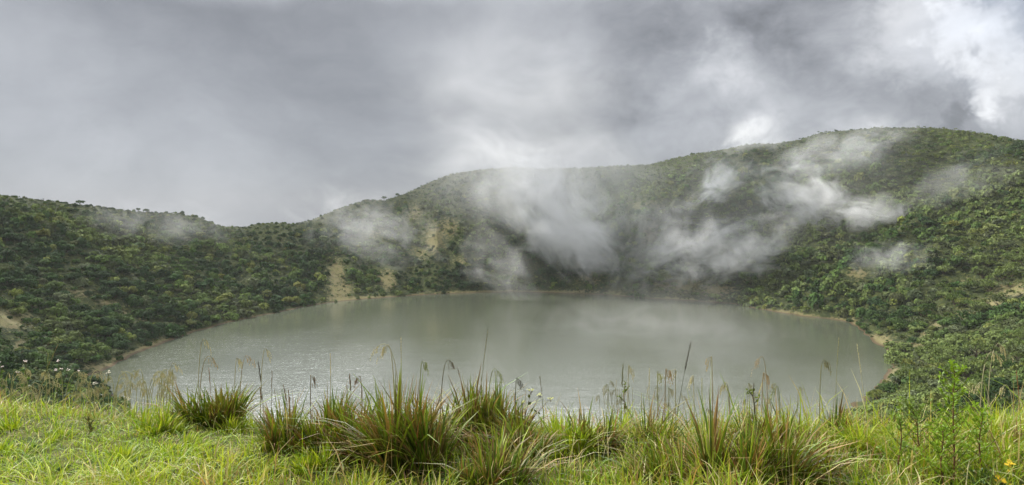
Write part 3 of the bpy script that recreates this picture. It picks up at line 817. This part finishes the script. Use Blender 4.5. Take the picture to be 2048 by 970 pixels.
def disc_flower(g, c, rad, n, col, r_, tilt=.4):
    nrm = unit(np.array([0, -tilt, 1.]) + r_.normal(size=3) * .2); a = unit(np.cross(nrm, [1, .2, 0])); b = np.cross(nrm, a)
    for k in range(n):
        th = k / n * 6.283; d = a * math.cos(th) + b * math.sin(th); s_ = (-a * math.sin(th) + b * math.cos(th)) * rad * .28
        g.add([c, c + d * rad * .6 - s_, c + d * rad, c + d * rad * .6 + s_], [[0, 1, 2, 3]], np.array(col) * r_.uniform(.8, 1.15))
def flower_plant(name, heads, base, Y, label, seed, stemcol, leafcol, fcol, frad, cat, petals=9, leaves=24):
    r_ = np.random.default_rng(seed)
    X = (base - CX) / F * Y; z0 = float(gz(X, Y)[0]); o = empty(name, (X, Y, z0))
    st, lf = Geo(), Geo()
    for hx, hy in heads:
        e = at(hx, hy, Y) - np.array([X, Y, z0]); e[1] += r_.uniform(-.06, .06)
        m = e * [.35, .5, .55]
        tube(st, [[0, 0, -.02], m, e], [.0028, .0022, .0012], stemcol, 5)
        fl = Geo()
        for k in range(7):
            c = e + r_.normal(size=3) * frad * [1.0, .8, .45]
            tube(st, [e - [0, 0, .03], c], [.001, .0007], stemcol, 3)
            disc_flower(fl, c, frad * r_.uniform(.5, .8), petals, fcol, r_)
        link('flower_head', fl.mesh('flower_head', M_STALK), o)
        for k in range(leaves // len(heads) + 2):
            u = r_.uniform(.1, .85); p = m * u * 2 if u < .5 else m + (e - m) * (u - .5) * 2
            dd = unit(r_.normal(size=3) + [0, 0, .3]); s_ = unit(np.cross(dd, r_.normal(size=3))) * .011
            L = r_.uniform(.035, .065); lf.add([p, p + dd * L * .5 - s_, p + dd * L, p + dd * L * .5 + s_], [[0, 1, 2, 3]], np.array(leafcol) * r_.uniform(.6, 1.4))
    link('stem', st.mesh('stem', M_BARK), o); link('leaves', lf.mesh('leaves', M_GRASS), o); tag(o, label, cat)
WHITE = (.58, .50, .47)
flower_plant('flowering_plant', [(104,742),(116,722),(137,738),(150,745),(128,735)], 112, 6.25, 'bushy plant with several pinkish white flower heads at the left knoll edge', 51, (.09,.08,.04), (.06,.10,.03), WHITE, .010, 'flowering plant', leaves=70)
flower_plant('flowering_plant', [(50,722),(60,720),(42,742)], 52, 6.3, 'thin plant with two pale flower heads behind the grass fringe', 52, (.09,.08,.04), (.06,.10,.03), WHITE, .008, 'flowering plant', leaves=40)
flower_plant('flowering_plant', [(8,720),(-2,735)], 10, 6.3, 'white-flowered plant at the very left edge of the knoll', 53, (.09,.08,.04), (.06,.10,.03), WHITE, .008, 'flowering plant', leaves=40)
flower_plant('flowering_plant', [(195,765),(210,748)], 200, 6.2, 'grey-leaved plant with tiny whitish flowers before the left shore', 54, (.12,.11,.06), (.11,.13,.07), (.5,.47,.38), .012, 'flowering plant', leaves=50)
flower_plant('umbel_plant', [(1063,783),(1080,783),(1045,800),(1100,792)], 1045, 4.75, 'dark branched plant with flat pale yellow umbels before the lake', 55, (.08,.05,.035), (.07,.08,.03), (.48,.50,.17), .010, 'umbel plant', 7, 10)
flower_plant('yellow_flower', [(2032,932)], 2034, 3.95, 'yellow flower head at the right edge beside the fern', 56, (.1,.12,.03), (.10,.16,.03), (.75,.52,.03), .024, 'flower', 10, 8)
flower_plant('yellow_flower', [(2005,964),(2025,966)], 2015, 3.85, 'pair of yellow flower heads lowest in the right corner', 57, (.1,.12,.03), (.10,.16,.03), (.75,.52,.03), .022, 'flower', 10, 8)

# forked leafy twig before the lake
o = empty('leafy_twig', at(1512, 840, 4.75)); st, lf = Geo(), Geo(); r_ = np.random.default_rng(3)
q_ = lambda x_, y_: at(x_, y_, 4.75) - np.array(o.location)
tube(st, [q_(1512, 860), q_(1509, 812), q_(1506, 793), q_(1508, 766)], [.005, .0045, .004, .0025], (.06, .05, .03), 5)
tube(st, [q_(1506, 793), q_(1498, 782)], [.004, .003], (.06, .05, .03), 5)
tube(st, [q_(1508, 808), q_(1519, 794)], [.003, .002], (.07, .07, .03), 5)
for (x_, y_) in ((1497, 781), (1506, 784), (1500, 788), (1518, 795), (1513, 804)):
    p = q_(x_, y_)
    for k in range(3):
        dd = unit(r_.normal(size=3) * [1, .6, .6] + [0, 0, .5]); s_ = unit(np.cross(dd, [0, 1, .2])) * .007
        lf.add([p, p + dd * .016 - s_, p + dd * .034, p + dd * .016 + s_], [[0, 1, 2, 3]], np.array([.10, .14, .025]) * r_.uniform(.7, 1.3))
link('stem', st.mesh('stem', M_BARK), o); link('leaves', lf.mesh('leaves', M_GRASS), o)
tag(o, 'forked dark twig with a few leaves rising before the right half of the lake', 'twig')

# ------------------------------------------------------------------ drifting mist and the air
def ball():
    import bmesh
    bm = bmesh.new(); bmesh.ops.create_icosphere(bm, subdivisions=3, radius=1.0)
    me = bpy.data.meshes.new('mist'); bm.to_mesh(me); bm.free(); return me
def mist(px_, py_, Y, w, h, depth, dens, label, roll=0, seed=0, lo=.31, hi=.66, scale=.066, stretch=(.78, 1, 1.12)):
    m, t, out = new_mat('mist')
    co = t.node('ShaderNodeTexCoord').outputs['Object']
    W, Hh = w / F * Y / 2, h / F * Y / 2
    rad = t.vmath('LENGTH', co, out=1)
    fall = t.math('SUBTRACT', 1.0, t.math('MULTIPLY', rad, rad), clamp=True)
    nc = t.vmath('ADD', t.vmath('MULTIPLY', co, (W * stretch[0], depth * stretch[1], Hh * stretch[2])), (seed * 37.7, seed * 11.3, seed * 71.9))
    n_ = t.noise(nc, scale, 8, .68, .8)
    v = t.math('ADD', n_, t.math('MULTIPLY', t.math('SUBTRACT', fall, 1.0), .34))
    d = t.math('MULTIPLY', t.math('MULTIPLY', t.math('POWER', t.rng(v, lo, hi, 0, 1, 'LINEAR'), 1.6), t.math('POWER', fall, .8)), dens)
    pv = t.node('ShaderNodeVolumePrincipled')
    pv.inputs['Color'].default_value = rgb(.97, .975, .985); pv.inputs['Anisotropy'].default_value = .15
    t.put(pv.inputs['Density'], t.math('MULTIPLY', d, 1.55)); t.l.new(pv.outputs[0], out.inputs['Volume'])
    me = ball(); me.materials.append(m)
    o = link('mist', me); o.location = at(px_, py_, Y); o.scale = (W, depth, Hh)
    az = math.atan2((px_ - CX) / F, 1)
    o.rotation_euler = (0, R(roll), -az)
    tag(o, label, 'mist', kind='stuff')
mist(1110, 425, 440, 440, 260, 34, .140, 'dense white mist plume drifting before the middle of the far slope', 42, 1, .27, .66, .050)
mist(1080, 345, 470, 760, 290, 42, .017, 'wide veil of cloud lying over the crest of the far rim', 4, 15, .20, .66, .020)
mist(1030, 190, 490, 620, 440, 50, .005, 'soft column of cloud rising over the far rim', 0, 2, .15, .6, .02)
mist(1440, 365, 455, 220, 140, 16, .13, 'small white puff of mist in front of the right ridge', -38, 3, .35, .70, .085)
mist(1615, 400, 420, 330, 200, 22, .120, 'bright torn bank of mist across the right slope', 25, 4, .34, .66, .08)
mist(1730, 425, 400, 290, 140, 17, .115, 'white tongue of mist at the right end of the torn bank', 4, 16, .34, .66, .085)
mist(1430, 505, 400, 470, 220, 24, .105, 'veil of mist above the right end of the far shore', -14, 5, .33, .68, .08)
mist(1310, 490, 410, 360, 170, 20, .055, 'faint rising strand of mist right of the dense plume', -55, 6)
mist(1780, 516, 320, 260, 130, 13, .055, 'small scrap of mist low on the right slope', -8, 7, .36, .72, .11)
mist(1500, 430, 425, 980, 460, 44, .0032, 'thin haze joining the torn banks of mist over the right slope', -6, 21, .15, .6, .025)
mist(1680, 300, 440, 440, 160, 20, .036, 'thin streaks of mist under the crest of the right ridge', -20, 8)
mist(1505, 275, 530, 200, 150, 20, .045, 'white puff of mist standing on the right ridge line', -25, 9)
mist(340, 445, 330, 460, 130, 16, .013, 'thin haze patch below the left rim', 8, 10)
mist(740, 450, 430, 460, 220, 22, .022, 'thin mist patch below the lone tree on the rim', 15, 11)
mist(1000, 530, 400, 330, 180, 18, .028, 'faint mist strands reaching down to the far shore', 40, 12)
mist(1330, 660, 300, 760, 240, 34, .0065, 'thin steam lying on the far water of the lake', 0, 13, .2, .6)
mist(1930, 360, 360, 320, 150, 16, .024, 'thin wisp of mist before the upper right slope', -25, 14)

hm = bpy.data.materials.new('haze_air'); hm.use_nodes = True; t = NT(hm.node_tree); t.n.clear(); out = t.node('ShaderNodeOutputMaterial')
pv = t.node('ShaderNodeVolumePrincipled'); pv.inputs['Color'].default_value = rgb(.95, .97, 1.0); pv.inputs['Density'].default_value = .00006
t.l.new(pv.outputs[0], out.inputs['Volume'])
zmin = -140.0
X0, X1, Y0, Y1, Z0, Z1 = -910, 910, -910, 910, zmin - 60, 190
me = bpy.data.meshes.new('haze'); me.from_pydata([(x, y, z) for z in (Z0, Z1) for y in (Y0, Y1) for x in (X0, X1)], [],
    [(0, 2, 3, 1), (4, 5, 7, 6), (0, 1, 5, 4), (2, 6, 7, 3), (0, 4, 6, 2), (1, 3, 7, 5)]); me.materials.append(hm)
tag(link('haze', me), 'thin damp haze filling the crater', 'haze', kind='stuff')

# ------------------------------------------------------------------ sky, sun
SUN_EL, SUN_AZ = R(42), R(-72)         # azimuth from the view direction, to the left
w = bpy.data.worlds.new('World'); sc.world = w; w.use_nodes = True
t = NT(w.node_tree); t.n.clear(); out = t.node('ShaderNodeOutputWorld')
sky = t.node('ShaderNodeTexSky', sky_type='NISHITA', sun_disc=False, sun_elevation=SUN_EL, sun_rotation=SUN_AZ, altitude=3000)
bg1 = t.node('ShaderNodeBackground'); t.l.new(sky.outputs[0], bg1.inputs[0]); bg1.inputs[1].default_value = .10
d = t.node('ShaderNodeTexCoord').outputs['Generated']
wn = t.noise(d, 3.0, 4, .6, 0, 'Color')
warp = t.vmath('ADD', d, t.vmath('SCALE', t.vmath('SUBTRACT', wn, (.5, .5, .5)), scale=.16))
wn2 = t.noise(d, 14.0, 4, .6, 0, 'Color')
warp2 = t.vmath('ADD', warp, t.vmath('SCALE', t.vmath('SUBTRACT', wn2, (.5, .5, .5)), scale=.05))
flat = t.vmath('MULTIPLY', warp, (1.0, 1.0, 1.7))
big_n = t.noise(flat, 3.2, 5, .52); fine = t.noise(flat, 8.0, 8, .62)
sep = t.node('ShaderNodeSeparateXYZ'); t.l.new(d, sep.inputs[0])
side = t.rng(sep.outputs[0], -.05, .35, .35, 1.0)          # the clouds to the right are the more broken ones
val = t.math('ADD', .395, t.math('MULTIPLY', t.math('SUBTRACT', big_n, .5), t.math('MULTIPLY', side, .58)))
val = t.math('ADD', val, t.math('MULTIPLY', t.math('SUBTRACT', fine, .5), t.math('MULTIPLY', side, .62)))
def sdir(x_, y_): v = np.array([(x_ - CX) / F, 1, (HZ - y_) / F]); return tuple(v / np.linalg.norm(v))
def spot(v, x_, y_, rad, amp, vec):
    dd = t.vmath('DISTANCE', vec, sdir(x_, y_), out=1)
    return t.math('ADD', v, t.math('MULTIPLY', t.rng(dd, 0, rad / F, 1, 0), amp))
for (x_, y_, rd, am, vec) in [
    (1000,-40,330,.05,warp),(990,120,300,.025,warp),(1060,285,280,-.13,d),(120,380,420,.07,warp),(400,60,560,-.09,warp),(250,330,420,.06,warp),(560,400,300,.07,warp),(230,310,60,.05,warp2),
    (0,40,200,.06,warp),(700,250,250,-.05,warp),(820,330,110,-.05,warp2),(1290,70,150,-.10,warp2),(1230,200,130,-.06,warp2),(1430,130,110,.14,warp2),(1330,200,110,.08,warp2),(1550,60,220,-.03,warp2),(1880,120,120,.10,warp2),(1640,160,260,-.02,warp2),
    (1840,40,170,.12,warp2),(1950,45,130,.12,warp2),(2020,150,120,.16,warp2),(1500,250,200,.07,warp),(1800,210,200,.04,warp2),(2060,230,70,.1,warp2)]:
    val = spot(val, x_, y_, rd, am, vec)
wn3 = t.noise(d, 22.0, 5, .62, .3, 'Color')
warp3 = t.vmath('ADD', t.vmath('ADD', d, t.vmath('SCALE', t.vmath('SUBTRACT', wn2, (.5, .5, .5)), scale=.12)), t.vmath('SCALE', t.vmath('SUBTRACT', wn3, (.5, .5, .5)), scale=.085))
def puff(v, x_, y_, r0, r1, amp):
    dd = t.vmath('DISTANCE', warp3, sdir(x_, y_), out=1)
    return t.math('ADD', v, t.math('MULTIPLY', t.rng(dd, r0 / F, r1 / F, 1, 0), amp))
for a_ in [(1850,60,40,110,.20),(1940,60,40,75,.22),(1985,95,20,60,.12),(2030,165,30,75,.22),(1980,200,12,42,.22),(1990,235,8,35,.14),(1905,230,15,50,-.12),(1700,110,30,120,-.03),(1800,150,40,110,-.01),(1440,130,15,70,.12),(1380,150,10,55,.07),(1250,190,20,80,-.05),(1510,240,10,70,.08),(1600,200,20,110,-.03)]:
    val = puff(val, *a_)
for a_ in [(450,-390,330,6.0),(790,-395,340,6.5),(1130,-400,340,5.0),(1480,-400,330,3.0)]:      # bright sky patches added above the frame to put sheen on the lake
    val = spot(val, *a_, t.vmath('ADD', d, t.vmath('SCALE', t.vmath('SUBTRACT', wn, (.5, .5, .5)), scale=.05)))
val = t.math('MAXIMUM', val, .14)
# the overcast is much brighter overhead than near the horizon
zen = t.rng(sep.outputs[2], .260, .50, .74, 2.5)
val = t.math('MULTIPLY', val, zen)
tintn = t.mix(t.rng(val, .2, .6, 0, 1, 'LINEAR'), rgb(.925, .975, 1.075), rgb(.975, .993, 1.03))
colr = t.vmath('SCALE', tintn, scale=val)
bg2 = t.node('ShaderNodeBackground'); t.l.new(colr, bg2.inputs[0]); bg2.inputs[1].default_value = 1.0
gap = t.vmath('DISTANCE', warp2, sdir(2060, -10), out=1)
cov = t.rng(gap, .03, .15, .72, .965)
mx = t.node('ShaderNodeMixShader'); t.put(mx.inputs[0], cov); t.l.new(bg1.outputs[0], mx.inputs[1]); t.l.new(bg2.outputs[0], mx.inputs[2])
t.l.new(mx.outputs[0], out.inputs[0])
w.cycles.sampling_method = 'MANUAL'; w.cycles.sample_map_resolution = 512

sl = bpy.data.lights.new('sun', 'SUN'); sl.energy = 5.0; sl.angle = R(4); sl.color = (1, .95, .86)
so = bpy.data.objects.new('sun', sl); COL.objects.link(so)
sd = Vector((math.sin(SUN_AZ) * math.cos(SUN_EL), math.cos(SUN_AZ) * math.cos(SUN_EL), math.sin(SUN_EL)))
so.rotation_euler = sd.to_track_quat('Z', 'Y').to_euler(); so.location = (0, 0, 150)

# ------------------------------------------------------------------ camera and render
cam = bpy.data.cameras.new('camera'); co_ = bpy.data.objects.new('camera', cam); COL.objects.link(co_)
co_.location = (0, 0, CAMZ); co_.rotation_euler = (R(90), 0, 0)
cam.sensor_width = 36; cam.lens = 36 * F / 2048; cam.shift_y = -(485 - HZ) / 2048
cam.clip_start = .1; cam.clip_end = 5000
sc.camera = co_
vs = sc.view_settings; vs.view_transform = 'Standard'; vs.look = 'None'; vs.exposure = .42; vs.gamma = 1; vs.use_curve_mapping = False
cy = sc.cycles
cy.max_bounces = 6; cy.diffuse_bounces = 3; cy.glossy_bounces = 2; cy.transmission_bounces = 3; cy.volume_bounces = 4; cy.transparent_max_bounces = 4
cy.use_denoising = True; cy.use_adaptive_sampling = True; cy.adaptive_threshold = .02
cy.volume_step_rate = .6; cy.volume_max_steps = 96
cy.caustics_reflective = False; cy.caustics_refractive = False
